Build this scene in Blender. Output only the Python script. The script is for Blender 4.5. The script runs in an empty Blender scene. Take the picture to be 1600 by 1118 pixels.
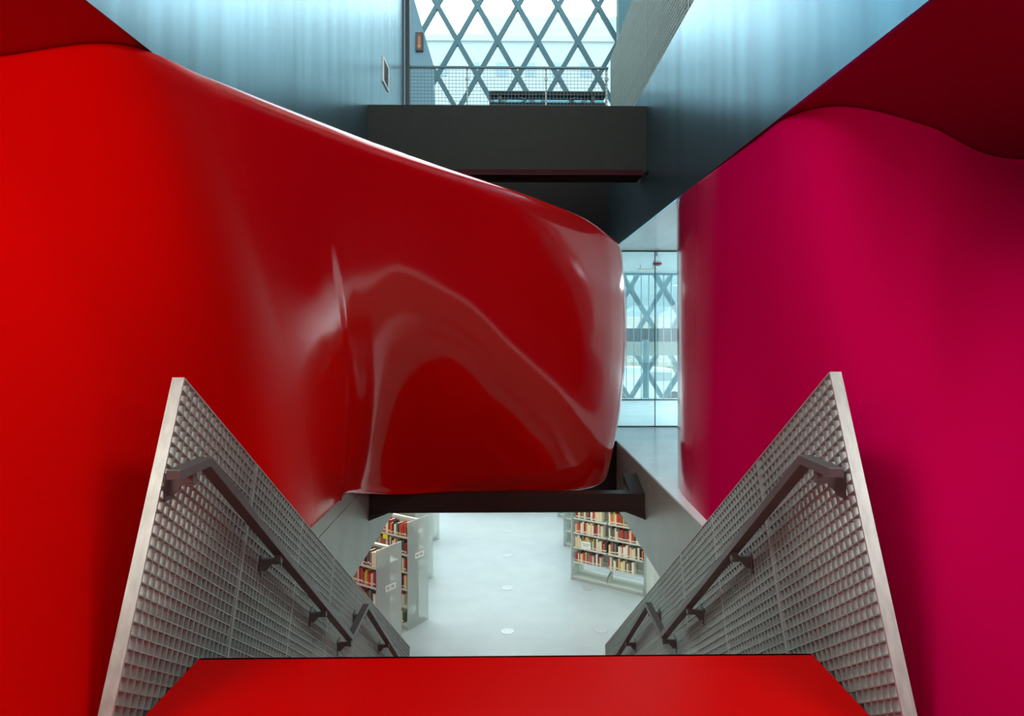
import bpy, bmesh, math, random
from mathutils import Vector, Matrix
random.seed(7)
C = bpy.context.scene.collection
scene = bpy.context.scene

# ------------------------------------------------------------------ camera, world, light, exposure
PSI = 0.015
cam_d = bpy.data.cameras.new('camera')
cam_d.sensor_fit = 'HORIZONTAL'; cam_d.sensor_width = 36.0; cam_d.lens = 22.5
cam_d.shift_x = -0.005; cam_d.shift_y = -0.025625
cam_d.clip_start = 0.02; cam_d.clip_end = 400
cam = bpy.data.objects.new('camera', cam_d); C.objects.link(cam)
cam.location = (0, 0, 1.35); cam.rotation_euler = (math.pi/2, 0, -PSI)
scene.camera = cam

vs = scene.view_settings
vs.view_transform = 'Standard'; vs.look = 'None'; vs.gamma = 1.0; vs.exposure = 0.0
vs.use_curve_mapping = False
scene.cycles.use_denoising = True
scene.cycles.max_bounces = 8; scene.cycles.diffuse_bounces = 4; scene.cycles.glossy_bounces = 4
scene.cycles.transparent_max_bounces = 12
scene.cycles.sample_clamp_indirect = 6.0

world = bpy.data.worlds.new('overcast_sky'); scene.world = world; world.use_nodes = True
bg = world.node_tree.nodes['Background']
bg.inputs['Color'].default_value = (0.86, 0.96, 1.0, 1); bg.inputs['Strength'].default_value = 4.0


def area(name, loc, rot, sx, sy, power, color=(1, 1, 1)):
    l = bpy.data.lights.new(name, 'AREA'); l.shape = 'RECTANGLE'; l.size = sx; l.size_y = sy
    l.energy = power; l.color = color
    o = bpy.data.objects.new(name, l); C.objects.link(o); o.location = loc; o.rotation_euler = rot
    return o


# ceiling luminaire of the red level, unseen behind the camera
area('unseen_lamp', (0, -1.3, 2.46), (0, 0, 0), 3.0, 1.4, 26, (1.0, 0.94, 0.88))


def spot(loc, aim, power, size, color, radius=0.06, blend=1.0):
    l = bpy.data.lights.new('added_spot', 'SPOT'); l.energy = power; l.color = color; l.shadow_soft_size = radius
    l.spot_size = math.radians(size); l.spot_blend = blend
    o = bpy.data.objects.new('added_spot', l); C.objects.link(o); o.location = loc
    o.rotation_euler = (Vector(aim)-Vector(loc)).to_track_quat('-Z', 'Y').to_euler()
    return o


# spots added out of view in the shaft to brighten the lacquered walls
spot((1.3, 1.6, 3.6), (-1.6, 1.5, 0.7), 380, 58, (1.0, 0.97, 0.94), 0.8)
spot((-1.3, 1.6, 3.6), (1.5, 3.0, 0.7), 480, 84, (1.0, 0.97, 0.98), 0.8)
spot((-1.3, 1.8, 5.0), (0.0, 5.2, 2.4), 70, 50, (1.0, 0.85, 0.6), 0.05)  # warm lamp added for the bright streak along the bulge's top edge
# another pair added out of view, brightening the gratings down the stair
spot((1.3, 2.3, 4.4), (-1.28, 4.9, -0.9), 340, 34, (1.0, 0.97, 0.93), 0.15)
spot((-1.3, 2.3, 4.4), (1.28, 4.9, -0.9), 340, 34, (1.0, 0.97, 0.93), 0.15)
area('unseen_lamp', (5.2, 10.8, 2.47), (0, 0, 0), 2.4, 2.4, 260, (0.86, 0.97, 1.0))  # added lamp, hidden behind the magenta wall, to brighten the passage
# unseen lamps added in the recesses, tilted to brighten the curved walls
area('unseen_lamp', (-2.9, 0.4, 2.2), (math.radians(35), 0, 0), 1.5, 1.2, 58, (1.0, 0.92, 0.84))
area('unseen_lamp', (2.9, 0.4, 2.2), (math.radians(40), 0, 0), 1.5, 1.2, 52, (1.0, 0.93, 0.92))
# luminaires under the slab above the book floor
for lx, ly in ((-2.6, 11.3), (2.6, 11.3), (-3.0, 14.2), (0.0, 14.2), (3.0, 13.6), (0, 18.0), (3.0, 18.0), (-3.0, 18.0), (0, 9.3)):
    area('unseen_lamp', (lx, ly, -0.86), (0, 0, 0), 1.2, 0.4, 34 if abs(lx) > 1 else 9, (1.0, 0.97, 0.80) if abs(lx) > 1 else (0.9, 0.98, 1.0))


# ------------------------------------------------------------------ materials
def srgb(r, g, b):
    f = lambda c: (c/255/12.92) if c/255 <= 0.04045 else ((c/255+0.055)/1.055)**2.4
    return (f(r), f(g), f(b), 1)


def mat(name, col, rough=0.5, metal=0.0, spec=0.5, coat=0.0, noise=0.0, nscale=(8, 8, 8), bump=0.0, bscale=(60, 60, 60), trans=0.0):
    m = bpy.data.materials.new(name); m.use_nodes = True
    nt = m.node_tree; p = nt.nodes['Principled BSDF']
    p.inputs['Base Color'].default_value = col
    p.inputs['Roughness'].default_value = rough; p.inputs['Metallic'].default_value = metal
    p.inputs['Specular IOR Level'].default_value = spec
    p.inputs['Coat Weight'].default_value = coat; p.inputs['Coat Roughness'].default_value = 0.02
    p.inputs['Transmission Weight'].default_value = trans
    if noise or bump:
        tc = nt.nodes.new('ShaderNodeTexCoord')
    if noise:
        mp = nt.nodes.new('ShaderNodeMapping'); mp.inputs['Scale'].default_value = nscale
        nz = nt.nodes.new('ShaderNodeTexNoise'); nz.inputs['Scale'].default_value = 1.0; nz.inputs['Detail'].default_value = 5
        nt.links.new(tc.outputs['Object'], mp.inputs['Vector']); nt.links.new(mp.outputs[0], nz.inputs['Vector'])
        rp = nt.nodes.new('ShaderNodeValToRGB')
        rp.color_ramp.elements[0].position = 0.3; rp.color_ramp.elements[1].position = 0.7
        rp.color_ramp.elements[0].color = tuple(c*(1-noise) for c in col[:3])+(1,)
        rp.color_ramp.elements[1].color = tuple(min(1, c*(1+noise)) for c in col[:3])+(1,)
        nt.links.new(nz.outputs['Fac'], rp.inputs['Fac']); nt.links.new(rp.outputs[0], p.inputs['Base Color'])
    if bump:
        mp2 = nt.nodes.new('ShaderNodeMapping'); mp2.inputs['Scale'].default_value = bscale
        nz2 = nt.nodes.new('ShaderNodeTexNoise'); nz2.inputs['Scale'].default_value = 1.0; nz2.inputs['Detail'].default_value = 3
        nt.links.new(tc.outputs['Object'], mp2.inputs['Vector']); nt.links.new(mp2.outputs[0], nz2.inputs['Vector'])
        b = nt.nodes.new('ShaderNodeBump'); b.inputs['Strength'].default_value = bump; b.inputs['Distance'].default_value = 0.02
        nt.links.new(nz2.outputs['Fac'], b.inputs['Height']); nt.links.new(b.outputs[0], p.inputs['Normal'])
    return m


def glass_mat(name, tint=(0.9, 0.97, 0.98, 1)):
    m = bpy.data.materials.new(name); m.use_nodes = True; nt = m.node_tree
    nt.nodes.remove(nt.nodes['Principled BSDF']); out = nt.nodes['Material Output']
    tr = nt.nodes.new('ShaderNodeBsdfTransparent'); tr.inputs[0].default_value = tint
    gl = nt.nodes.new('ShaderNodeBsdfGlossy'); gl.inputs['Roughness'].default_value = 0.02
    fr = nt.nodes.new('ShaderNodeFresnel'); fr.inputs['IOR'].default_value = 1.45
    mx = nt.nodes.new('ShaderNodeMixShader')
    nt.links.new(fr.outputs[0], mx.inputs[0]); nt.links.new(tr.outputs[0], mx.inputs[1]); nt.links.new(gl.outputs[0], mx.inputs[2])
    nt.links.new(mx.outputs[0], out.inputs[0])
    return m


M = {}
M['red'] = mat('red_lacquer', (0.62, 0.0015, 0.0015, 1), 0.10, spec=0.5, bump=0.02, bscale=(3, 3, 3))
M['magenta'] = mat('magenta_lacquer', (0.45, 0.0005, 0.060, 1), 0.14, spec=0.5)
for _k, _r0, _r1 in (('red', 0.55, 0.10), ('magenta', 0.55, 0.14)):
    _nt = M[_k].node_tree; _p = _nt.nodes['Principled BSDF']
    _a = _nt.nodes.new('ShaderNodeAttribute'); _a.attribute_name = 'gloss'
    _m = _nt.nodes.new('ShaderNodeMapRange'); _m.inputs['To Min'].default_value = _r0; _m.inputs['To Max'].default_value = _r1
    _nt.links.new(_a.outputs['Fac'], _m.inputs['Value']); _nt.links.new(_m.outputs[0], _p.inputs['Roughness'])
    _p.inputs['IOR'].default_value = 1.82
    _s = _nt.nodes.new('ShaderNodeMapRange'); _s.inputs['To Min'].default_value = 0.0; _s.inputs['To Max'].default_value = 0.5
    _nt.links.new(_a.outputs['Fac'], _s.inputs['Value']); _nt.links.new(_s.outputs[0], _p.inputs['Specular IOR Level'])
M['redfloor'] = mat('red_floor_resin', (0.66, 0.001, 0.001, 1), 0.35, spec=0.1)
M['shadedred'] = mat('red_ceiling_in_shade', (0.26, 0.001, 0.008, 1), 0.25, spec=0.4)  # shade of the unlit red ceiling put into a darker base colour
M['shadedmag'] = mat('right_ceiling_in_shade', (0.20, 0.001, 0.016, 1), 0.3, spec=0.3)  # right-hand red ceiling, its shade put into the colour too
M['blue'] = mat('brushed_blue_metal', (0.24, 0.425, 0.51, 1), 0.27, metal=0.95, noise=0.16, nscale=(6, 6, 0.5))
M['finblue'] = mat('pale_blue_paint', (0.19, 0.34, 0.41, 1), 0.7, spec=0.1)
M['matte'] = mat('matte_brown_black', (0.012, 0.009, 0.008, 1), 0.95, spec=0.0)
M['beam'] = mat('dark_bronze_paint', (0.030, 0.020, 0.017, 1), 0.45, spec=0.3)
M['dark'] = mat('dark_steel_paint', (0.028, 0.027, 0.021, 1), 0.6, spec=0.2, noise=0.1)
M['brown'] = mat('dark_brown_paint', (0.014, 0.010, 0.009, 1), 0.5, spec=0.15)
M['maroon'] = mat('maroon_reflection', (0.055, 0.005, 0.010, 1), 0.6, spec=0.1)  # reflection of the red wall put into the flange edge colour
M['fascia'] = mat('grey_metal_panel', (0.33, 0.41, 0.36, 1), 0.4, metal=0.3, noise=0.08, nscale=(1, 3, 3))
M['pale'] = mat('pale_reflection_floor', (0.76, 0.88, 0.90, 1), 0.16, noise=0.06, nscale=(3, 3, 3))  # pale base colour stands in for window light reflected off the floor
M['paleceil'] = mat('pale_reflection_ceiling', (0.74, 0.86, 0.89, 1), 0.18, noise=0.06, nscale=(5, 1, 3))  # bright window mirrored in the ceiling, put into its base colour
M['galv'] = mat('galvanised_steel', (0.44, 0.54, 0.505, 1), 0.45, metal=0.55, noise=0.18, nscale=(30, 30, 30))
M['galvplate'] = mat('galvanised_plate', (0.42, 0.49, 0.455, 1), 0.45, metal=0.4, noise=0.16, nscale=(40, 12, 12))
M['rail'] = mat('bronze_grey_rail', (0.125, 0.140, 0.135, 1), 0.42, metal=0.3)
M['lvl3'] = mat('pale_resin_book_floor', (0.36, 0.42, 0.43, 1), 0.22, noise=0.04, nscale=(2, 2, 2))
M['shelfwhite'] = mat('pale_green_shelf_enamel', (0.55, 0.61, 0.55, 1), 0.4)
M['frost'] = mat('frosted_end_panel', (0.74, 0.80, 0.76, 1), 0.30, trans=0.65)
M['frostblue'] = glass_mat('blue_glass_panel', (0.35, 0.66, 0.74, 1))
M['steelteal'] = mat('teal_facade_steel', (0.016, 0.085, 0.105, 1), 0.5)
M['steelpale'] = mat('pale_teal_facade_steel', (0.17, 0.33, 0.37, 1), 0.45)
M['glass'] = glass_mat('clear_glass')
M['black'] = mat('black_paint', (0.012, 0.016, 0.018, 1), 0.4)
M['wire'] = mat('dark_wire', (0.10, 0.15, 0.16, 1), 0.45, metal=0.4)
M['white'] = mat('white_paint', (0.75, 0.78, 0.76, 1), 0.5)
M['bldg'] = mat('pale_render_wall', (0.31, 0.365, 0.37, 1), 0.8)
M['bldgwin'] = mat('pale_building_window', (0.20, 0.29, 0.34, 1), 0.6)
M['stone'] = mat('beige_stone', (0.42, 0.36, 0.29, 1), 0.9, noise=0.25, nscale=(4, 4, 4))
M['hedge'] = mat('hedge_green', (0.10, 0.17, 0.08, 1), 0.9, noise=0.4, nscale=(10, 10, 10))
M['asphalt'] = mat('pale_paving', (0.45, 0.47, 0.47, 1), 0.8)
M['redplastic'] = mat('red_plastic', (0.25, 0.01, 0.02, 1), 0.3)
M['yellow'] = mat('yellow_card', (0.85, 0.72, 0.02, 1), 0.6)
M['card'] = mat('white_card', (0.80, 0.80, 0.72, 1), 0.6)
M['print'] = mat('grey_print', (0.40, 0.42, 0.36, 1), 0.6)
M['brownsign'] = mat('brown_sign_face', (0.10, 0.045, 0.03, 1), 0.4)
M['orange'] = mat('orange_arrow', (0.55, 0.22, 0.08, 1), 0.5)
M['ventgrey'] = mat('vent_grey', (0.38, 0.40, 0.40, 1), 0.5)
M['discm'] = mat('floor_disc_metal', (0.55, 0.60, 0.60, 1), 0.3, metal=0.5)


# ------------------------------------------------------------------ helpers
def tag(o, label=None, cat=None, group=None, kind=None):
    if label: o['label'] = label
    if cat: o['category'] = cat
    if group: o['group'] = group
    if kind: o['kind'] = kind
    return o


def link(name, me, parent=None):
    o = bpy.data.objects.new(name, me); C.objects.link(o)
    if parent: o.parent = parent
    return o


def empty(name, loc=(0, 0, 0), rz=0.0):
    o = bpy.data.objects.new(name, None); C.objects.link(o); o.location = loc; o.rotation_euler = (0, 0, rz)
    o.empty_display_size = 0.1
    return o


class MB:
    def __init__(s): s.v = []; s.f = []; s.mi = []
    def add(s, vs_, fs, mi=0):
        n = len(s.v); s.v += [tuple(v) for v in vs_]; s.f += [tuple(i+n for i in f) for f in fs]; s.mi += [mi]*len(fs)
        return s
    def box(s, x0, x1, y0, y1, z0, z1, mi=0):
        vs_ = [(x, y, z) for z in (z0, z1) for y in (y0, y1) for x in (x0, x1)]
        return s.add(vs_, [(0, 2, 3, 1), (4, 5, 7, 6), (0, 1, 5, 4), (2, 6, 7, 3), (0, 4, 6, 2), (1, 3, 7, 5)], mi)
    def obox(s, o, a, b, c, mi=0):
        o, a, b, c = Vector(o), Vector(a), Vector(b), Vector(c)
        vs_ = [o, o+a, o+b, o+a+b, o+c, o+a+c, o+b+c, o+a+b+c]
        return s.add(vs_, [(0, 2, 3, 1), (4, 5, 7, 6), (0, 1, 5, 4), (2, 6, 7, 3), (0, 4, 6, 2), (1, 3, 7, 5)], mi)
    def prism(s, poly, d, mi=0):
        n = len(poly); d = Vector(d); vs_ = [Vector(p) for p in poly]; vs_ += [p+d for p in vs_]
        fs = [tuple(range(n))[::-1], tuple(range(n, 2*n))]+[(i, (i+1) % n, n+(i+1) % n, n+i) for i in range(n)]
        return s.add(vs_, fs, mi)
    def cyl(s, c, r, axis, n=16, r2=None, mi=0):
        c = Vector(c); axis = Vector(axis); r2 = r if r2 is None else r2
        u = axis.orthogonal().normalized(); w = axis.normalized().cross(u)
        ring = lambda q, rr: [q+u*rr*math.cos(2*math.pi*k/n)+w*rr*math.sin(2*math.pi*k/n) for k in range(n)]
        vs_ = ring(c, r)+ring(c+axis, r2)
        return s.add(vs_, [tuple(range(n))[::-1], tuple(range(n, 2*n))]+[(i, (i+1) % n, n+(i+1) % n, n+i) for i in range(n)], mi)
    def mesh(s, name, mats, smooth=False):
        me = bpy.data.meshes.new(name); me.from_pydata(s.v, [], s.f)
        for m in (mats if isinstance(mats, (list, tuple)) else [mats]): me.materials.append(m)
        me.polygons.foreach_set('material_index', s.mi)
        bm = bmesh.new(); bm.from_mesh(me); bmesh.ops.recalc_face_normals(bm, faces=bm.faces); bm.to_mesh(me); bm.free()
        if smooth: me.polygons.foreach_set('use_smooth', [True]*len(me.polygons))
        me.update(); return me
    def build(s, name, mats, parent=None, smooth=False, bevel=0.0):
        o = link(name, s.mesh(name, mats, smooth), parent)
        if bevel:
            b = o.modifiers.new('edge', 'BEVEL'); b.width = bevel; b.segments = 2; b.limit_method = 'ANGLE'
        return o


def sbox(name, b, m, label, cat, parent=None):
    o = MB().box(*b).build(name, m, parent)
    if not parent: tag(o, label, cat, kind='structure')
    return o


def crom(P, t):
    """Catmull-Rom on a list of tuples at real parameter t"""
    n = len(P); i = min(max(int(math.floor(t)), 0), n-2); f = t-i
    p1, p2 = P[i], P[i+1]; p0 = P[i-1] if i > 0 else [2*a-b for a, b in zip(p1, p2)]
    p3 = P[i+2] if i+2 < n else [2*b-a for a, b in zip(p1, p2)]
    return [0.5*((2*b)+(-a+c)*f+(2*a-5*b+4*c-d)*f*f+(-a+3*b-3*c+d)*f**3) for a, b, c, d in zip(p0, p1, p2, p3)]


# ------------------------------------------------------------------ the curved lacquered walls
ZT = 2.5
#            bottom x, y, z | top x, y | bulge | roll radius
LEFT = [(-1.36, -3.0, 0.0, -4.6, -3.0, 0.0, 0.02),
        (-1.36, -1.0, 0.0, -4.6, 0.0, 0.0, 0.02),
        (-1.36, 0.6, 0.0, -4.2, 2.0, 0.0, 0.02),
        (-1.36, 2.0, 0.0, -3.2, 2.85, 0.0, 0.02),
        (-1.36, 3.0, 0.0, -2.25, 2.72, 0.0, 0.02),
        (-1.36, 3.9, 0.0, -1.56, 2.56, 0.01, 0.03),
        (-1.36, 4.5, 0.0, -1.31, 2.87, 0.04, 0.08),
        (-1.355, 4.95, 0.0, -1.13, 3.17, 0.08, 0.10),
        (-1.33, 5.4, -0.02, -0.95, 3.48, 0.12, 0.11),
        (-1.25, 5.80, -0.12, -0.71, 3.90, 0.17, 0.11),
        (-0.98, 6.15, -0.22, -0.37, 4.43, 0.25, 0.11),
        (-0.42, 6.33, -0.25, 0.02, 5.00, 0.29, 0.11),
        (0.12, 6.40, -0.26, 0.40, 5.56, 0.28, 0.11, 2.49),
        (0.54, 6.45, -0.27, 0.77, 6.04, 0.25, 0.12, 2.45),
        (0.86, 6.54, -0.26, 1.01, 6.30, 0.17, 0.13, 2.36),
        (1.05, 6.75, -0.22, 1.17, 6.56, 0.13, 0.14, 2.30),
        (1.10, 7.15, -0.16, 1.22, 7.00, 0.09, 0.14, 2.30),
        (1.05, 7.80, -0.10, 1.19, 7.60, 0.06, 0.14, 2.32)]
RIGHT = [(2.6, 6.3, 0.0, 2.6, 6.3, 0.0, 0.02),
         (1.98, 6.15, 0.0, 1.98, 6.15, 0.0, 0.02),
         (1.60, 5.84, 0.0, 1.60, 5.86, 0.0, 0.02),
         (1.465, 5.42, 0.0, 1.465, 5.44, 0.0, 0.02),
         (1.43, 4.7, 0.0, 1.46, 4.6, 0.0, 0.02),
         (1.42, 3.9, 0.0, 1.475, 3.8, 0.0, 0.02),
         (1.41, 3.2, 0.0, 1.50, 3.36, 0.0, 0.02),
         (1.40, 2.7, 0.0, 1.75, 3.23, 0.0, 0.02),
         (1.39, 2.2, 0.0, 2.34, 3.52, 0.0, 0.02),
         (1.38, 1.6, 0.0, 3.44, 4.20, 0.0, 0.02),
         (1.37, 0.6, 0.0, 4.5, 3.6, 0.0, 0.02),
         (1.37, -1.0, 0.0, 4.6, 1.0, 0.0, 0.02),
         (1.37, -3.0, 0.0, 4.6, -3.0, 0.0, 0.02)]


def curved_wall(name, ST, m, NU, NV, side, label, gloss, gamma=1.0, tail=0.5):
    ST = [tuple(q) if len(q) == 8 else tuple(q)+(ZT,) for q in ST]
    rows = []; GL = []
    nst = len(ST)
    for iu in range(NU+1):
        t = iu/NU*(nst-1)
        bx, by, bz, tx, ty, bl, rr, zt = crom(ST, t)
        e = 0.02
        q = min(1, max(0, (t-gloss[0])/(gloss[1]-gloss[0]))); GL.append(q*q*(3-2*q))
        a = crom(ST, max(t-e, 0)); b = crom(ST, min(t+e, nst-1))
        col = []
        def nrm(k):
            dx = (b[0]-a[0])*(1-k)+(b[3]-a[3])*k; dy = (b[1]-a[1])*(1-k)+(b[4]-a[4])*k
            l = math.hypot(dx, dy) or 1
            return (dy/l, -dx/l)
        z1 = zt-rr
        n0 = nrm(0)
        ci = tail if bz < -0.005 else 0.05
        col.append((bx-n0[0]*ci, by-n0[1]*ci, bz-0.01))
        r0 = 0.05 if bz < -0.005 else 0.0
        for j in range(1, 4):
            an = j/4*math.pi/2
            if r0: col.append((bx-n0[0]*r0*(1-math.sin(an)), by-n0[1]*r0*(1-math.sin(an)), bz+r0*(1-math.cos(an))))
        zb = bz+r0
        for j in range(NV+1):
            k = j/NV; kk = k**gamma
            n = nrm(kk)
            bb = bl*math.sin(math.pi*k)**0.9
            col.append((bx*(1-kk)+tx*kk+n[0]*bb, by*(1-kk)+ty*kk+n[1]*bb, zb*(1-k)+z1*k))
        if not r0: col[1:1] = [col[1]]*3 if False else [(bx, by, bz-0.01+0.003*q) for q in range(3)]
        n1 = nrm(1)
        for j in range(1, 7):
            an = j/6*math.pi/2
            q = rr*(1-math.cos(an))
            col.append((tx-n1[0]*q, ty-n1[1]*q, z1+rr*math.sin(an)))
        col.append((tx-n1[0]*(rr+0.3), ty-n1[1]*(rr+0.3), zt+0.002))
        rows.append(col)
    nr = len(rows[0]); mb = MB()
    vs_ = [p for c in rows for p in c]
    fs = [(i*nr+j, (i+1)*nr+j, (i+1)*nr+j+1, i*nr+j+1) for i in range(NU) for j in range(nr-1)]
    mb.add(vs_, fs)
    o = mb.build(name, m, smooth=True)
    at = o.data.attributes.new('gloss', 'FLOAT', 'POINT')
    at.data.foreach_set('value', [g for g in GL for _ in range(nr)])
    so = o.modifiers.new('thickness', 'SOLIDIFY'); so.thickness = 0.03; so.offset = -1 if side > 0 else 1
    tag(o, label, 'wall', kind='structure')
    return o


curved_wall('wall_left', LEFT, M['red'], 220, 56, 1, 'glossy red curved wall bulging from the left across the stair opening', (4.8, 7.0), 1.3)
curved_wall('wall_right', RIGHT, M['magenta'], 160, 40, 1, 'smooth magenta curved wall along the right of the stair', (4.3, 3.3))

# ------------------------------------------------------------------ floors, slabs, shaft
OX = 1.36; CX = 1.46
sbox('floor_landing', (-1.275, 1.275, -3.0, 2.668, -0.22, 0.0), M['redfloor'], 'bright red landing floor at the head of the stair', 'floor')
mb = MB()
mb.box(-10, -OX, -3, 13, -0.78, 0.0)
sbox('floor_left', (-10, -OX, -3, 13, -0.78, 0.0), M['redfloor'], 'red floor slab under the left curved wall', 'floor')
sbox('floor_right', (OX, 10, -3, 3.6, -0.78, 0.0), M['redfloor'], 'red floor slab under the magenta wall beside the landing', 'floor')
sbox('floor_passage', (OX, 10, 3.6, 13, -0.78, 0.0), M['pale'], 'pale blue reflective floor of the passage beside the magenta wall', 'floor')
sbox('floor_far', (-OX, OX, 7.92, 13, -0.78, 0.0), M['pale'], 'pale floor beyond the far end of the stair opening', 'floor')
# fascias of the stair opening
o = sbox('trim_1', (-OX, -OX+0.012, 2.7, 7.92, -0.115, -0.002), M['fascia'], 'narrow grey metal edge strip above the left fascia panel', 'trim')
o = sbox('trim_2', (-OX, -OX+0.012, 2.7, 7.92, -0.79, -0.125), M['fascia'], 'grey metal fascia panel on the left side of the stair opening', 'trim')
o = sbox('trim_3', (OX-0.012, OX, 2.7, 7.92, -0.82, -0.006), M['fascia'], 'grey metal fascia panel on the right side of the stair opening', 'trim')
sbox('trim_4', (-OX, OX, 7.895, 7.92, -0.80, -0.004), M['brown'], 'dark brown fascia at the far end of the stair opening', 'trim')
# level above
sbox('ceiling_left', (-10, -CX-0.02, -3, 13, 2.5, 2.56), M['shadedred'], 'shaded red ceiling over the left curved wall', 'ceiling')
sbox('ceiling_right', (CX+0.02, 10, -3, 5.4, 2.5, 2.56), M['shadedmag'], 'shaded red ceiling over the magenta wall', 'ceiling')
sbox('ceiling_passage', (CX+0.02, 10, 5.4, 13, 2.5, 2.56), M['paleceil'], 'pale reflective ceiling of the passage', 'ceiling')
sbox('ceiling_far', (-CX, CX, 9.28, 13, 2.5, 2.56), M['paleceil'], 'pale ceiling beyond the shaft end wall', 'ceiling')
sbox('ceiling_back', (-CX, CX, -3, 1.2, 2.5, 2.56), M['shadedred'], 'shaded red ceiling over the rear of the landing', 'ceiling')
sbox('floor_upper_left', (-10, -CX-0.02, -3, 13, 2.56, 3.94), M['dark'], 'upper floor slab left of the shaft', 'floor')
sbox('floor_upper_right', (CX+0.02, 10, -3, 13, 2.56, 3.94), M['dark'], 'upper floor slab right of the shaft', 'floor')
sbox('floor_upper_far', (-CX, CX, 9.34, 13, 2.56, 3.94), M['dark'], 'upper floor slab beyond the wire mesh railing', 'floor')
sbox('floor_upper_back', (-CX, CX, -3, 1.14, 2.56, 3.94), M['dark'], 'upper floor slab behind the shaft', 'floor')
sbox('wall_upper_left', (-CX-0.02, -CX, 1.2, 8.98, 2.498, 8.5), M['blue'], 'tall brushed blue metal wall on the left of the shaft', 'wall')
sbox('wall_upper_right', (CX, CX+0.02, 1.2, 9.28, 2.498, 3.94), M['blue'], 'brushed blue metal fascia wall on the right of the shaft', 'wall')
sbox('wall_shaft_end', (-CX, CX, 9.28, 9.34, 2.5, 3.94), M['brown'], 'dark brown wall closing the far end of the shaft', 'wall')
sbox('wall_shaft_back', (-CX, CX, 1.14, 1.2, 2.5, 3.94), M['blue'], 'brushed blue metal wall at the near end of the shaft', 'wall')
sbox('wall_back', (-5, 5, -3.1, -3.0, 0, 2.5), M['red'], 'red wall behind the landing', 'wall')
sbox('wall_unseen_left', (-10.2, -10, -3, 23, -4.5, 13), M['white'], 'unseen outer side wall on the left, added to hold back daylight', 'wall')  # unseen side enclosures added to keep dark areas free of daylight
sbox('wall_unseen_right', (10, 10.2, -3, 23, -4.5, 13), M['white'], 'unseen outer side wall on the right, added to hold back daylight', 'wall')
sbox('roof', (-10.2, 10.2, -9, 12.5, 13, 13.2), M['white'], 'roof far above the upper floor', 'roof')
sbox('floor_books', (-12, 12, 0, 24, -4.6, -4.45), M['lvl3'], 'pale reflective floor of the book level below', 'floor')
# stair flights (below the landing edge)
mb = MB()
y, z = 2.668, 0.0
for k in range(10):
    z -= 0.183; mb.box(-1.27, 1.27, y-0.01, y+0.235, z-0.06, z); mb.box(-1.27, 1.27, y-0.012, y, z, z+0.183-0.0); y += 0.229
mb.box(-1.27, 1.27, y, y+0.5, z-0.06, z); y += 0.5
for k in range(14):
    z -= 0.187; mb.box(-1.27, 1.27, y-0.01, y+0.245, z-0.06, z); mb.box(-1.27, 1.27, y-0.012, y, z, z+0.187); y += 0.24
tag(mb.build('staircase', M['redfloor']), 'red stair flights dropping from the red landing to the book floor', 'stair', kind='structure')

# ------------------------------------------------------------------ beams
root = empty('upper_beam', (0, 6.71, 3.05)); tag(root, 'wide dark grey beam crossing the shaft under the wire mesh railing', 'beam', kind='structure')
MB().box(-CX, CX, 0, 0.30, 0.0, 0.672).build('web', M['dark'], root)
MB().box(-CX, CX-0.03, 0.012, 0.36, -0.05, -0.001).build('bottom_flange', M['matte'], root)
MB().box(-CX, CX-0.03, 0.0, 0.012, -0.05, -0.001).build('flange_edge', M['maroon'], root)
root = empty('lower_beam', (0, 6.25, -0.40)); tag(root, 'dark brown steel channel beam spanning the stair opening below the red bulge', 'beam', kind='structure')
mb = MB(); mb.box(-1.347, 1.347, 0.0, 0.02, 0, 0.15); mb.build('web', M['beam'], root)
MB().box(-1.347, 1.347, 0.0, 0.14, 0.15, 0.166).build('top_flange', M['beam'], root)
MB().box(-1.347, 1.347, -0.01, 0.14, -0.012, -0.001).build('bottom_flange', M['beam'], root)
for s in (-1, 1):
    MB().prism([(s*1.347, -0.02, -0.013), (s*1.16, -0.02, -0.013), (s*1.347, -0.02, -0.085)], (0, 0.16, 0)).build('haunch', M['beam'], root)
    MB().prism([(s*1.347, 0.02, 0.167), (s*1.347, 0.42, 0.27), (s*1.347, 0.42, 0.167)], (-s*0.14, 0, 0)).build('end_gusset', M['beam'], root)


# ------------------------------------------------------------------ gratings
def grating(name, label, x, sgn, o, e1, L1, e2, L2, nslat, nbar, seams, depth=0.045, group=None, endplate=True, cat='guard'):
    """x = face towards the shaft; sgn = +1 when the panel's thickness runs to +x. o, e1, e2 are (y, z)."""
    root = empty(name, (x, o[0], o[1])); tag(root, label, cat, group)
    E1 = Vector((0, e1[0], e1[1])); E2 = Vector((0, e2[0], e2[1])); X = Vector((sgn*depth, 0, 0))
    sl = MB().obox((0, 0, 0), X, E1*0.0035, E2*L2).mesh('slat', M['galv'])
    for k in range(1, nslat):
        p = link('slat', sl, root); p.location = E1*(L1*k/nslat)
    br = MB().obox(E2*-0.0015, X*0.92, E1*L1, E2*0.0035).mesh('bearing_bar', M['galv'])
    for k in range(1, nbar):
        p = link('bearing_bar', br, root); p.location = E2*(L2*k/nbar)
    cap = MB().obox(E2*-0.006-X*0.02, X*1.04, E1*L1, E2*0.007).build('top_bar', M['galvplate'], root)
    MB().obox(E2*(L2-0.006), X, E1*L1, E2*0.007).build('bottom_bar', M['galvplate'], root)
    sm = MB().obox(-X*0.05, X*1.02, E1*0.011, E2*L2).mesh('joint_bar', M['galvplate'])
    for f in seams:
        p = link('joint_bar', sm, root); p.location = E1*(L1*f)
    if endplate:
        MB().obox(E1*-0.009-E2*0.004-X*0.02, X*1.04, E1*0.009, E2*(L2+0.008)).build('end_plate', M['galvplate'], root)
        MB().obox(E1*(L1-0.004), X, E1*0.008, E2*L2).build('far_end_plate', M['galvplate'], root)
    return root


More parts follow.
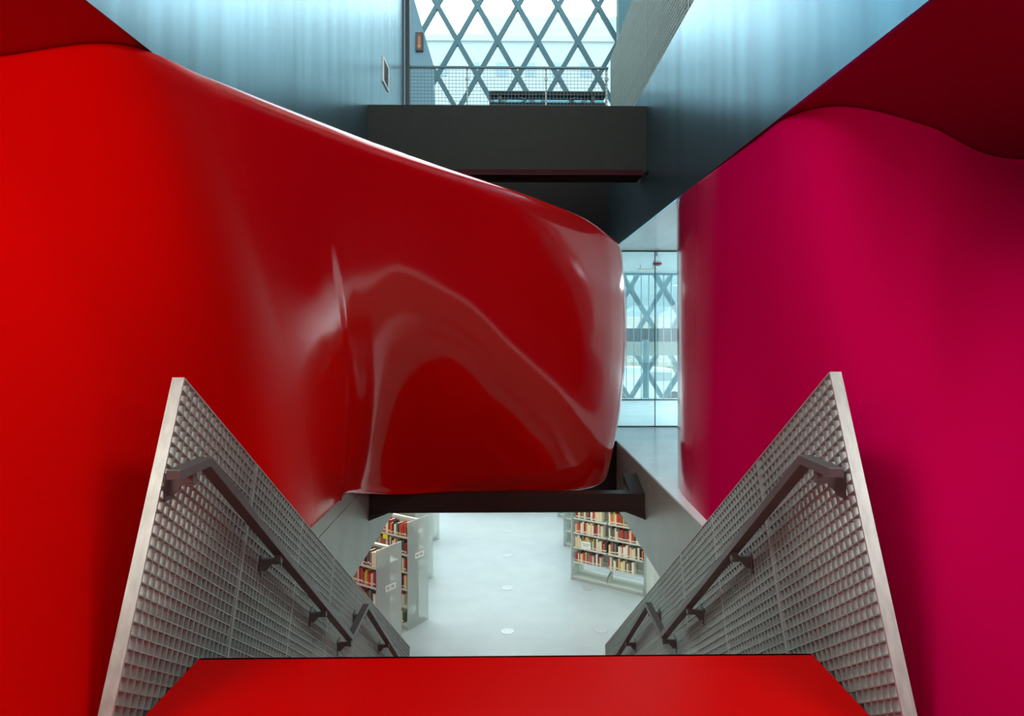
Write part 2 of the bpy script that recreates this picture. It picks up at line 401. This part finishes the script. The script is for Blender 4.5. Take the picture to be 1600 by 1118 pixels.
e1 = Vector((1, -0.674)).normalized(); e2 = Vector((-0.468, -1.075)).normalized()
L1 = (8.43-2.55)/e1[0]
SE = [(y-2.553)/(8.43-2.553) for y in (3.285, 4.02, 4.75, 5.49, 6.22, 6.95, 7.69)]
grating('stair_guard', 'galvanised steel grating guard sloping down the left side of the stair, before the red wall', -1.285, -1, (2.568, 1.160), e1, L1, e2, 1.46, 148, 35, SE)
grating('stair_guard', 'galvanised steel grating guard sloping down the right side of the stair, before the magenta wall', 1.285, 1, (2.538, 1.182), e1, L1, e2, 1.46, 148, 35, SE)
grating('upper_guard', 'grey metal grating guard along the upper floor edge above the blue wall', 1.462, 1, (1.2, 5.225), (1, 0), 7.87, (0, -1), 1.285, 160, 30,
        [0.1, 0.3, 0.5, 0.7, 0.9], depth=0.05)


# ------------------------------------------------------------------ handrails
def handrail(s, label):
    root = empty('handrail', (s*1.17, 2.33, 0.85)); tag(root, label, 'handrail')
    P = [(2.31, 0.855), (2.555, 0.855), (4.885, -0.955), (5.43, -0.95), (7.9, -2.88)]
    h, w = 0.036, 0.053
    mb = MB(); ring = []
    for i, p in enumerate(P):
        d = Vector((P[min(i+1, len(P)-1)][0]-P[max(i-1, 0)][0], 0))
        a = (Vector(P[i])-Vector(P[i-1])).normalized() if i else None
        b = (Vector(P[i+1])-Vector(P[i])).normalized() if i < len(P)-1 else None
        na = Vector((-a[1], a[0])) if a else None; nb = Vector((-b[1], b[0])) if b else None
        n = (na+nb).normalized() if a and b else (na or nb)
        c = n.dot(nb if nb else na); n = n*(h/c)
        y, z = p[0]-2.33, p[1]-0.85
        ring += [(0, y, z), (s*w, y, z), (s*w, y-n[0], z-n[1]), (0, y-n[0], z-n[1])]
    nP = len(P)
    fs = [(3, 2, 1, 0), tuple(4*(nP-1)+k for k in range(4))]
    for i in range(nP-1):
        for k in range(4): fs.append((4*i+k, 4*i+(k+1) % 4, 4*i+4+(k+1) % 4, 4*i+4+k))
    mb.add(ring, fs); mb.build('rail', M['rail'], root, bevel=0.002)
    bk = MB()
    bk.box(0.012, 0.045, -0.016, 0.016, -0.075, -0.03)
    bk.prism([(0.012, -0.012, -0.085), (0.012, -0.012, -0.06), (0.112, -0.012, -0.06), (0.112, -0.012, -0.12), (0.09, -0.012, -0.12), (0.06, -0.012, -0.085)], (0, 0.024, 0))
    bk.box(0.106, 0.113, -0.035, 0.035, -0.14, -0.035)
    me = bk.mesh('bracket', M['rail'])
    def railz(y):
        for (a, za), (b, zb) in zip(P, P[1:]):
            if a <= y <= b: return za+(zb-za)*(y-a)/(b-a)
    for y in (2.44, 3.37, 4.2, 4.87, 5.36, 6.4, 7.4):
        b = link('bracket', me, root); b.location = (0, y-2.33, railz(y)-0.85); b.scale = (s, 1, 1)
    return root


handrail(-1, 'dark bronze handrail bracketed to the left grating guard')
handrail(1, 'dark bronze handrail bracketed to the right grating guard')


# ------------------------------------------------------------------ lattice facades
def lattice(name, label, Y, x0, a, z0, dz, xr, zr, bw, bd, msteel, panes):
    root = empty(name, (0, Y, 0)); tag(root, label, 'window', kind='structure')
    sl = dz/(a/2)
    for sg in (1, -1):
        k0 = -40
        for k in range(-40, 41):
            xa = x0+k*a                      # passes (xa, z0)
            pts = []
            # clip line z = z0 + sg*sl*(x-xa) to the rectangle
            lo, hi = xr
            xs = sorted((xa+sg*(zr[0]-z0)/sl, xa+sg*(zr[1]-z0)/sl))
            u0, u1 = max(lo, xs[0]), min(hi, xs[1])
            if u1-u0 < 0.2: continue
            A = Vector((u0, 0, z0+sg*sl*(u0-xa))); B = Vector((u1, 0, z0+sg*sl*(u1-xa)))
            d = (B-A); n = Vector((-d.z, 0, d.x)).normalized()*bw
            MB().obox(A-n*0.5+Vector((0, 0.006*(sg > 0), 0)), d, n, Vector((0, bd+0.01*(sg < 0), 0))).build('diagonal_bar', msteel, root)
    if panes:
        px0, px1, pz0, pz1 = panes
        hw, hh = a/2-0.09, dz-0.09*sl
        dm = MB().prism([(-hw, 0, 0), (0, 0, -hh), (hw, 0, 0), (0, 0, hh)], (0, 0.02, 0)).mesh('pane', M['glass'])
        for r in range(-30, 31):
            for k in range(-40, 41):
                cx = x0+(k+0.5)*a+(a/2 if r % 2 else 0); cz = z0+r*dz
                if px0 < cx < px1 and pz0 < cz < pz1:
                    p = link('pane', dm, root); p.location = (cx, bd*0.5, cz)
    return root


lattice('window_1', 'tall diamond lattice window of teal steel beyond the upper railing', 19.0, -2.09, 1.197, 11.04, 1.045, (-4.6, 5.2), (4.0, 13.0), 0.13, 0.12, M['steelteal'], (-3.6, 4.2, 7.0, 11.9))
lattice('window_2', 'diamond lattice facade seen through the passage', 22.5, 4.93, 1.19, 1.91, 0.985, (1.2, 8.4), (-4.4, 5.0), 0.13, 0.3, M['steelpale'], (3.2, 6.9, -2.6, 4.6))

# ------------------------------------------------------------------ passage: glass screens, ceiling fittings, atrium beams
root = empty('window_3', (1.3, 9.06, 0)); tag(root, 'frameless glass screen across the passage with a dark base line', 'window', kind='structure')
MB().box(0, 0.79, 0, 0.012, 0.01, 2.49).build('pane', M['glass'], root)
MB().box(0.80, 2.6, 0, 0.012, 0.01, 2.49).build('pane', M['glass'], root)
MB().box(0.790, 0.80, -0.003, 0.015, 0.0, 2.5).build('glass_joint', M['steelteal'], root)
MB().box(0, 2.6, -0.01, 0.02, 0.0, 0.014).build('base_channel', M['black'], root)
MB().box(0, 2.6, -0.01, 0.02, 2.484, 2.5).build('head_channel', M['black'], root)
root = empty('window_4', (1.3, 12.58, 0)); tag(root, 'tall glazed screen of close vertical glass strips at the end of the passage', 'window', kind='structure')
fm = MB().box(0, 0.012, 0, 0.02, 0.0, 2.5).mesh('glass_edge', M['steelpale'])
pm = MB().box(0.014, 0.146, 0.004, 0.014, 0.02, 2.48).mesh('pane', M['glass'])
for k in range(20):
    p = link('glass_edge', fm, root); p.location = (0.148*k, 0, 0)
    p = link('pane', pm, root); p.location = (0.148*k, 0, 0)
MB().box(0, 3.0, -0.02, 0.03, 0.0, 0.02).build('base_channel', M['black'], root)
MB().box(0, 3.0, -0.02, 0.03, 2.47, 2.5).build('head_channel', M['steelpale'], root)
root = empty('smoke_detector', (2.44, 10.4, 2.5)); tag(root, 'small red domed detector on the pale passage ceiling', 'detector')
MB().cyl((0, 0, -0.03), 0.07, (0, 0, 0.03), 20).build('base', M['white'], root)
MB().cyl((0, 0, -0.075), 0.045, (0, 0, 0.02), 20, 0.075).cyl((0, 0, -0.055), 0.075, (0, 0, 0.025), 20).build('dome', M['redplastic'], root)
root = empty('sprinkler', (2.15, 9.2, 2.5)); tag(root, 'tiny ceiling sprinkler head above the glass joint of the passage', 'sprinkler')
MB().cyl((0, 0, -0.05), 0.012, (0, 0, 0.05), 10).build('stem', M['ventgrey'], root)
MB().cyl((0, 0, -0.06), 0.035, (0, 0, 0.008), 14).build('deflector', M['ventgrey'], root)
root = empty('pendant_tube', (2.23, 11.0, 2.42)); tag(root, 'slim horizontal tube light under the passage ceiling', 'light')
MB().cyl((0, 0, 0), 0.018, (0.34, 0, 0), 12).build('tube', M['card'], root)
for q in (0.06, 0.28): MB().cyl((q, 0, 0.01), 0.005, (0, 0, 0.07), 8).build('stem', M['ventgrey'], root)

sbox('beam_atrium_upper', (1.5, 9.5, 20.6, 21.0, 1.02, 1.46), M['steelteal'], 'dark teal spandrel band crossing the lattice beyond the passage', 'beam')
sbox('beam_atrium_lower', (1.5, 9.5, 19.6, 20.2, 0.62, 1.03), M['fascia'], 'grey horizontal beam beyond the passage under the teal band', 'beam')
o = MB().cyl((3.46, 16.0, -4.45), 0.075, (0, 0, 5.6), 16).build('column', M['steelpale'], smooth=False)
tag(o, 'slim pale round column standing beyond the passage glass', 'column', kind='structure')

# ------------------------------------------------------------------ upper level behind the beam
root = empty('mesh_railing', (0, 9.2, 3.94)); tag(root, 'wire mesh railing with a dark top rail on the upper floor edge', 'railing')
MB().box(-1.46, 1.45, -0.02, 0.02, 1.19, 1.215).build('top_rail', M['wire'], root)
MB().box(-1.46, 1.45, -0.015, 0.015, 0.06, 0.085).build('bottom_rail', M['wire'], root)
wv = MB().box(-0.0025, 0.0025, -0.0025, 0.0025, 0.085, 1.19).mesh('vertical_wire', M['wire'])
for k in range(58):
    p = link('vertical_wire', wv, root); p.location = (-1.44+k*0.05, 0, 0)
wh = MB().box(-1.46, 1.45, 0.003, 0.008, -0.0025, 0.0025).mesh('horizontal_wire', M['wire'])
for k in range(22):
    p = link('horizontal_wire', wh, root); p.location = (0, 0, 0.12+k*0.05)
pp = MB().box(-0.012, 0.012, 0.012, 0.045, 0.0, 1.2).box(-0.03, 0.03, 0.0, 0.012, 1.03, 1.06).mesh('post', M['galvplate'])
for x in (-1.42, -0.58, 0.555, 1.43):
    p = link('post', pp, root); p.location = (x, 0, 0)
root = empty('counter_table', (0.62, 9.85, 3.94)); tag(root, 'long dark topped counter table behind the wire mesh railing', 'table')
MB().box(-0.90, 0.90, 0, 0.22, 1.055, 1.11).build('table_top', M['dark'], root, bevel=0.004)
MB().box(-0.88, 0.88, 0.10, 0.11, 0.94, 1.055).build('front_panel', M['frostblue'], root)
MB().box(-0.90, 0.90, 0, 0.22, 0.87, 0.94).build('lower_shelf', M['dark'], root)
for x in (-0.74, 0.70):
    for yy in (0.02, 0.16): MB().box(x-0.02, x+0.02, yy, yy+0.04, 0, 1.05).build('leg', M['black'], root)
for x, s in ((-0.44, 1), (0.42, -1)):
    MB().prism([(x, 0.05, 0.942), (x+0.03, 0.05, 0.942), (x+0.03+s*0.09, 0.05, 0.998), (x+0.03, 0.05, 1.053), (x, 0.05, 1.053), (x+s*0.09, 0.05, 0.998)], (0, 0.03, 0)).build('brace', M['black'], root)
# left fin wall and black post
o = MB().prism([(-1.85, 11.0, 3.94), (-1.262, 11.0, 3.94), (-1.262, 11.0, 5.3), (-1.29, 11.0, 5.99), (-1.60, 11.0, 7.05), (-1.85, 11.0, 7.9)], (0, 0.18, 0)).build('wall_fin', M['finblue'])
tag(o, 'pale blue leaning fin wall beyond the upper railing, cut on a slant', 'wall', kind='structure')
sbox('trim_5', (-1.445, -1.385, 9.06, 9.12, 3.94, 8.5), M['black'], 'black vertical post at the end of the blue wall', 'trim')
sbox('trim_6', (-1.475, -1.447, 8.93, 8.985, 2.5, 8.5), M['black'], 'thin black edge trim on the end of the blue wall', 'trim')
root = empty('arrow_sign', (-1.505, 10.97, 6.30)); tag(root, 'small dark framed sign with an orange downward arrow on the fin wall', 'sign')
MB().box(-0.065, 0.06, -0.02, 0.028, -0.16, 0.16).build('frame', M['black'], root)
MB().box(-0.05, 0.045, -0.026, -0.02, -0.14, 0.14).build('face', M['brownsign'], root)
MB().box(-0.018, -0.006, -0.03, -0.026, -0.06, 0.09).box(0.004, 0.016, -0.03, -0.026, -0.06, 0.09)\
    .prism([(-0.04, -0.03, -0.06), (0.036, -0.03, -0.06), (-0.002, -0.03, -0.125)], (0, 0.004, 0)).build('arrow', M['orange'], root)
root = empty('wall_vent', (-1.459, 7.49, 4.27)); tag(root, 'small white framed grille set in the left blue wall', 'vent')
mb = MB(); mb.box(0, 0.014, 0, 0.35, 0, 0.025); mb.box(0, 0.014, 0, 0.35, 0.275, 0.30); mb.box(0, 0.014, 0, 0.03, 0.025, 0.275); mb.box(0, 0.014, 0.32, 0.35, 0.025, 0.275)
mb.build('frame', M['white'], root)
MB().box(0, 0.002, 0.03, 0.32, 0.025, 0.275).build('backing', M['black'], root)
lv = MB().obox((0.002, 0.03, 0), (0.010, 0, -0.008), (0, 0.29, 0), (0, 0, 0.003)).mesh('louver', M['ventgrey'])
for k in range(14):
    p = link('louver', lv, root); p.location = (0, 0, 0.04+k*0.0175)
sbox('column_upper', (3.17, 3.55, 18.2, 18.6, 3.94, 13), M['steelteal'], 'dark teal column beside the lattice window above the grating guard', 'column')

# ------------------------------------------------------------------ book level
UL = Vector((-0.835, 0.550, 0)).normalized()      # along the left shelving, away from the aisle
UR = Vector((0.825, -0.565, 0)).normalized()      # along the right shelving, from far end to near end
WID, DEP, HGT = 0.88, 0.27, 2.10
LV = [0.09, 0.43, 0.77, 1.11, 1.45, 1.79]


def bookshelf(label, corner, along, back, nb, end_at, group=None, sign=True):
    """corner: front bottom corner; along: direction of the front; back: into the depth"""
    root = empty('bookshelf', tuple(corner)); tag(root, label, 'bookshelf', group)
    A = Vector(along); B = Vector(back); Z = Vector((0, 0, 1)); L = WID*nb; D = 0.545
    MB().obox(B*0.03, A*L, B*(D-0.06), Z*0.085).build('plinth', M['shelfwhite'], root)
    MB().obox(A*0.02+Z*(HGT-0.03)+B*(D/2-0.03), A*(L-0.02), B*0.06, Z*0.025).build('top_rail', M['shelfwhite'], root)
    MB().obox(A*0.03+B*(D/2-0.006)+Z*0.45, A*(L-0.06), B*0.012, Z*1.6).build('back_sheet', M['shelfwhite'], root)
    sh = MB().obox((0, 0, 0), A*(WID-0.03), B*DEP, Z*0.02).obox(-B*0.004-Z*0.012, A*(WID-0.03), B*0.006, Z*0.034).mesh('shelf', M['shelfwhite'])
    for b in range(nb):
        for zz in LV:
            for side in (0, 1):
                p = link('shelf', sh, root); p.location = A*(WID*b+0.015)+Z*(zz-0.02)+B*(0.005 if side == 0 else D-DEP-0.005)
    up = MB().obox(B*(D/2-0.02), A*0.03, B*0.04, Z*HGT).mesh('upright', M['shelfwhite'])
    for b in range(nb+1):
        p = link('upright', up, root); p.location = A*(WID*b-0.015)
    brk = MB().prism([Vector((0, 0, 0)), B*0.25, B*0.25+Z*0.2, B*0.06+Z*0.13], A*0.004).mesh('shelf_bracket', M['shelfwhite'])
    for b in range(nb):
        for q in (0.012, WID-0.02):
            p = link('shelf_bracket', brk, root); p.location = A*(WID*b+q)+Z*0.09
    ep = MB().obox(-B*0.03, A*0.018, B*(D+0.06), Z*HGT).mesh('end_panel', M['frost'])
    ends = [-0.035, L+0.017]
    for q in ends:
        p = link('end_panel', ep, root); p.location = A*q; p['label'] = 'frosted translucent end panel'
    if sign:
        q = -0.036 if end_at == 0 else L+0.036
        s = -1 if end_at == 0 else 1
        o = MB().obox(A*q+B*0.17+Z*1.33, A*(s*0.006), B*0.26, Z*0.11).build('range_sign', M['card'], root); o['label'] = 'small white range sign'
        for k in (0, 1): MB().obox(A*(q+s*0.006)+B*(0.20+0.11*k)+Z*1.36, A*(s*0.001), B*0.07, Z*0.05).build('range_number', M['print'], o)
    return root


PAL = [(150, 30, 28), (190, 60, 40), (215, 110, 50), (225, 200, 150), (235, 230, 205), (60, 66, 60), (40, 40, 44), (120, 80, 60), (200, 170, 60), (90, 110, 96), (170, 90, 90), (222, 215, 190), (130, 120, 90), (70, 90, 110)]
pages = mat('book_pages', srgb(225, 215, 190), 0.8)
BOOK = []
for i, c in enumerate(PAL):
    cm = mat('book_cover', srgb(*c), 0.5)
    mb = MB()
    mb.box(0, 0.08, 0, 1, 0, 1, 0); mb.box(0.92, 1, 0, 1, 0, 1, 0); mb.box(0.08, 0.92, 0, 0.06, 0, 1, 0); mb.box(0.08, 0.92, 0.06, 0.96, 0.02, 0.97, 1)
    mb.box(0.02, 0.98, -0.006, 0.0, 0.12, 0.24, 1)
    BOOK.append(mb.mesh('book', [cm, pages]))


PALN = ['dark red', 'rust red', 'orange', 'tan', 'ivory', 'grey green', 'black', 'brown', 'mustard', 'sage green', 'pink', 'cream', 'olive', 'slate blue']
NTH = 'first second third fourth fifth sixth seventh eighth ninth tenth eleventh twelfth thirteenth fourteenth fifteenth sixteenth seventeenth eighteenth nineteenth twentieth twenty-first twenty-second twenty-third twenty-fourth twenty-fifth twenty-sixth'.split()


def books(corner, along, back, bay, lev, label, group, fill=(0.02, 0.9), weights=None):
    n = 0
    A = Vector(along); B = Vector(back); rz = math.atan2(A.y, A.x)
    flip = A.cross(B).z < 0
    x = WID*bay+0.03; end = WID*bay+WID*fill[1]; x += WID*fill[0]
    while x < end:
        w = random.uniform(0.022, 0.058); h = random.uniform(0.19, 0.275); d = random.uniform(0.14, 0.2)
        ci = random.choices(range(len(PAL)), weights)[0]
        o = link('book', BOOK[ci]); tag(o, label % (PALN[ci], NTH[n]), 'book', group); n += 1
        P = Vector(corner)+A*(x+(w if flip else 0))+B*(0.015+random.uniform(0, 0.02))+Vector((0, 0, LV[lev]+0.001))
        Xa = A if not flip else -A
        o.matrix_world = Matrix.Translation(P) @ Matrix(((Xa.x, B.x, 0), (Xa.y, B.y, 0), (0, 0, 1))).to_4x4() @ Matrix.Diagonal((w, d, h, 1))
        x += w+0.0015


ZF = -4.45
BL = Vector((0.550, 0.835, 0)).normalized(); BR = Vector((0.565, 0.825, 0)).normalized()
L1c = Vector((-2.22, 10.885, ZF)); L2c = Vector((-1.945, 12.50, ZF)); L3c = Vector((-2.11, 14.72, ZF)); L4c = Vector((-2.26, 17.53, ZF))
bookshelf('shelving unit with frosted end panel, half hidden by the left guard', L1c, UL, BL, 2, 0)
bookshelf('tall shelving unit with frosted end panel, second from the left guard', L2c, UL, BL, 2, 0)
bookshelf('shelving unit on the left of the aisle, third from the stair', L3c, UL, BL, 2, 0, sign=False)
bookshelf('shelving unit on the left of the aisle, farthest from the stair', L4c, UL, BL, 2, 0, sign=False)
R1c = Vector((1.53, 14.985, ZF)); R2c = Vector((1.56, 17.30, ZF)); R3c = Vector((1.605, 20.05, ZF))
bookshelf('two bay shelving unit full of books on the right of the aisle, nearest the stair', R1c, UR, BR, 2, 1, sign=False)
bookshelf('shelving unit on the right of the aisle, behind the full two bay one', R2c, UR, BR, 2, 1, sign=False)
bookshelf('shelving unit on the right of the aisle, farthest from the stair', R3c, UR, BR, 2, 1, sign=False)
ORD = ['first', 'second', 'third', 'fourth', 'fifth', 'sixth']
WR = [2, 3, 3, 4, 5, 1, 1, 2, 1.5, 1, 2, 5, 2, 1]
for lev in (1, 2, 3, 4):
    for bay, bn, fl in ((0, 'left', (0.03, (0.8, 0.95, 0.86, 0.82)[lev-1])), (1, 'right', (0.0, (0.72, 0.96, 0.92, 0.93)[lev-1]))):
        books(R1c, UR, BR, bay, lev, f'%s book, %s from the left, {ORD[lev]} shelf up, {bn} bay of right shelving', f'books on the {ORD[lev]} shelf, {bn} bay, right shelving', fl, WR)
WL = [5, 3, 1, 1, 3, 1.5, 1.5, 2, 2, 1, 3, 2, 1, 1]
for lev in range(6):
    if lev == 0: fl = (0.1, 0.45)
    elif lev == 1: fl = (0.1, 0.4)
    else: fl = (0.03, 0.9)
    books(L2c, UL, BL, 0, lev, f'%s book, %s from the end panel, {ORD[lev]} shelf up, second left shelving unit', f'books on the {ORD[lev]} shelf, second left shelving', fl, WL)
for lev in (3, 4, 5):
    books(L1c, UL, BL, 0, lev, f'%s book, %s from the end panel, {ORD[lev]} shelf up, nearest left shelving unit', f'books on the {ORD[lev]} shelf, nearest left shelving', (0.03, 0.9), WL)
for (q, lev), lb in zip(((0.62, 4), (0.40, 4)), ('yellow card hanging from the fifth shelf, farther along the left shelving', 'yellow card hanging from the fifth shelf, nearer the end panel')):
    P = L2c+UL*(q+0.12)+Vector((0, 0, LV[5]-0.09-0.03*(q < 0.5)))-BL*0.012
    o = MB().obox(P, UL*0.13, BL*0.004, Vector((0, 0, 0.09))).build('shelf_card', M['yellow']); tag(o, lb, 'card')
P = R1c+UR*0.22+BR*-0.002+Vector((0, 0, LV[2]+0.002))
o = MB().obox(P, UR*0.25, BR*0.006, Vector((0, 0, 0.17))).obox(P+UR*0.03+Vector((0, 0, 0.10))-BR*0.001, UR*0.19, BR*0.001, Vector((0, 0, 0.02)), 1)\
    .obox(P+UR*0.06+Vector((0, 0, 0.06))-BR*0.001, UR*0.12, BR*0.001, Vector((0, 0, 0.02)), 1).build('shelf_card', [M['card'], M['print']])
tag(o, 'white display card standing before the books of the right shelving', 'card')
# floor discs
DISC = [((0.0, 12.40), 'round floor outlet nearest the stair in the aisle'), ((0.0, 14.50), 'round floor outlet, second from the stair in the aisle'),
        ((0.0, 16.60), 'round floor outlet, third from the stair in the aisle'), ((0.0, 18.60), 'round floor outlet farthest from the stair in the aisle'),
        ((1.82, 12.42), 'round floor outlet on the beige floor beside the right guard'), ((1.80, 14.45), 'round floor outlet at the foot of the right shelving')]
rim = MB()
N = 24
vi = []
for r, zz in ((0.125, 0.0005), (0.125, 0.006), (0.10, 0.006), (0.10, 0.003)):
    vi += [(r*math.cos(2*math.pi*k/N), r*math.sin(2*math.pi*k/N), zz) for k in range(N)]
rim.add(vi, [(q*N+k, q*N+(k+1) % N, (q+1)*N+(k+1) % N, (q+1)*N+k) for q in range(3) for k in range(N)])
rimm = rim.mesh('rim', M['discm'])
plm = MB().cyl((0, 0, 0.0005), 0.0995, (0, 0, 0.003), 24).mesh('cover_plate', M['discm'])
slm = MB().box(0.03, 0.085, -0.006, 0.006, 0.0036, 0.0042).mesh('slot', M['ventgrey'])
for (x, y), lb in DISC:
    root = empty('floor_outlet', (x, y, ZF)); tag(root, lb, 'floor outlet', 'round floor outlets of the book level')
    link('rim', rimm, root); link('cover_plate', plm, root)
    for k in range(8):
        p = link('slot', slm, root); p.rotation_euler = (0, 0, k*math.pi/4)
root = empty('round_desk', (-0.3, 23.0, ZF)); tag(root, 'white round desk at the far end of the aisle', 'desk')
MB().cyl((0, 0, 0), 2.45, (0, 0, 0.95), 64).build('body', M['white'], root)
MB().cyl((0, 0, 0.95), 2.52, (0, 0, 0.05), 64).build('desk_top', M['white'], root)
sbox('wall_pier', (3.02, 3.25, 13.2, 13.9, ZF, -0.8), M['shelfwhite'], 'pale pier at the near end of the right shelving', 'wall')

# ------------------------------------------------------------------ outside
sbox('ground_outside', (-80, 120, 24.2, 140, -2.3, -2.2), M['asphalt'], 'pale paving outside the building', 'ground')
root = empty('office_building', (0, 60, -2.2)); tag(root, 'pale office building across the street behind the lattice window', 'building')
MB().box(-26, 40, 0, 14, 0, 31.5).build('wall', M['bldg'], root)
MB().box(-2.4, 40, 3, 14, 31.5, 34.6).build('upper_storey', M['bldg'], root)
MB().box(-26, 40, -0.25, 0.0, 30.7, 31.0).build('cornice', M['bldg'], root)
for x0, x1 in ((-6.36, -5.64), (-3.12, -2.64), (-1.08, 0.0), (1.74, 2.58), (4.2, 5.1), (6.84, 7.86)):
    MB().box(x0, x1, -0.06, 0.02, 27.5, 28.75).build('window', M['bldgwin'], root)
root = empty('stone_building', (12, 44, -2.2)); tag(root, 'beige stone building outside beyond the passage lattice', 'building')
MB().box(-5, 0.3, 0, 8, 0, 4.6).build('wall', M['stone'], root)
MB().box(0.3, 9, 1, 9, 0, 3.4).build('annex', M['white'], root)
o = MB().box(6.5, 10.5, 38.0, 39.0, -2.2, -0.75).build('hedge', M['hedge']); tag(o, 'clipped green hedge outside in front of the stone building', 'hedge', kind='stuff')
root = empty('van', (6.9, 31, -2.2)); tag(root, 'white van parked outside, seen low through the passage lattice', 'van')
MB().prism([(-2.1, 0, 0.35), (2.0, 0, 0.35), (2.0, 0, 1.0), (1.5, 0, 1.15), (1.1, 0, 1.75), (-2.1, 0, 1.85)], (0, 1.7, 0)).build('body', M['white'], root, bevel=0.03)
MB().box(-0.2, 1.05, -0.01, 0.0, 1.15, 1.6).build('side_window', M['ventgrey'], root)
for x in (-1.4, 1.2):
    MB().cyl((x, -0.02, 0.33), 0.33, (0, 0.2, 0), 20).build('wheel', M['black'], root)
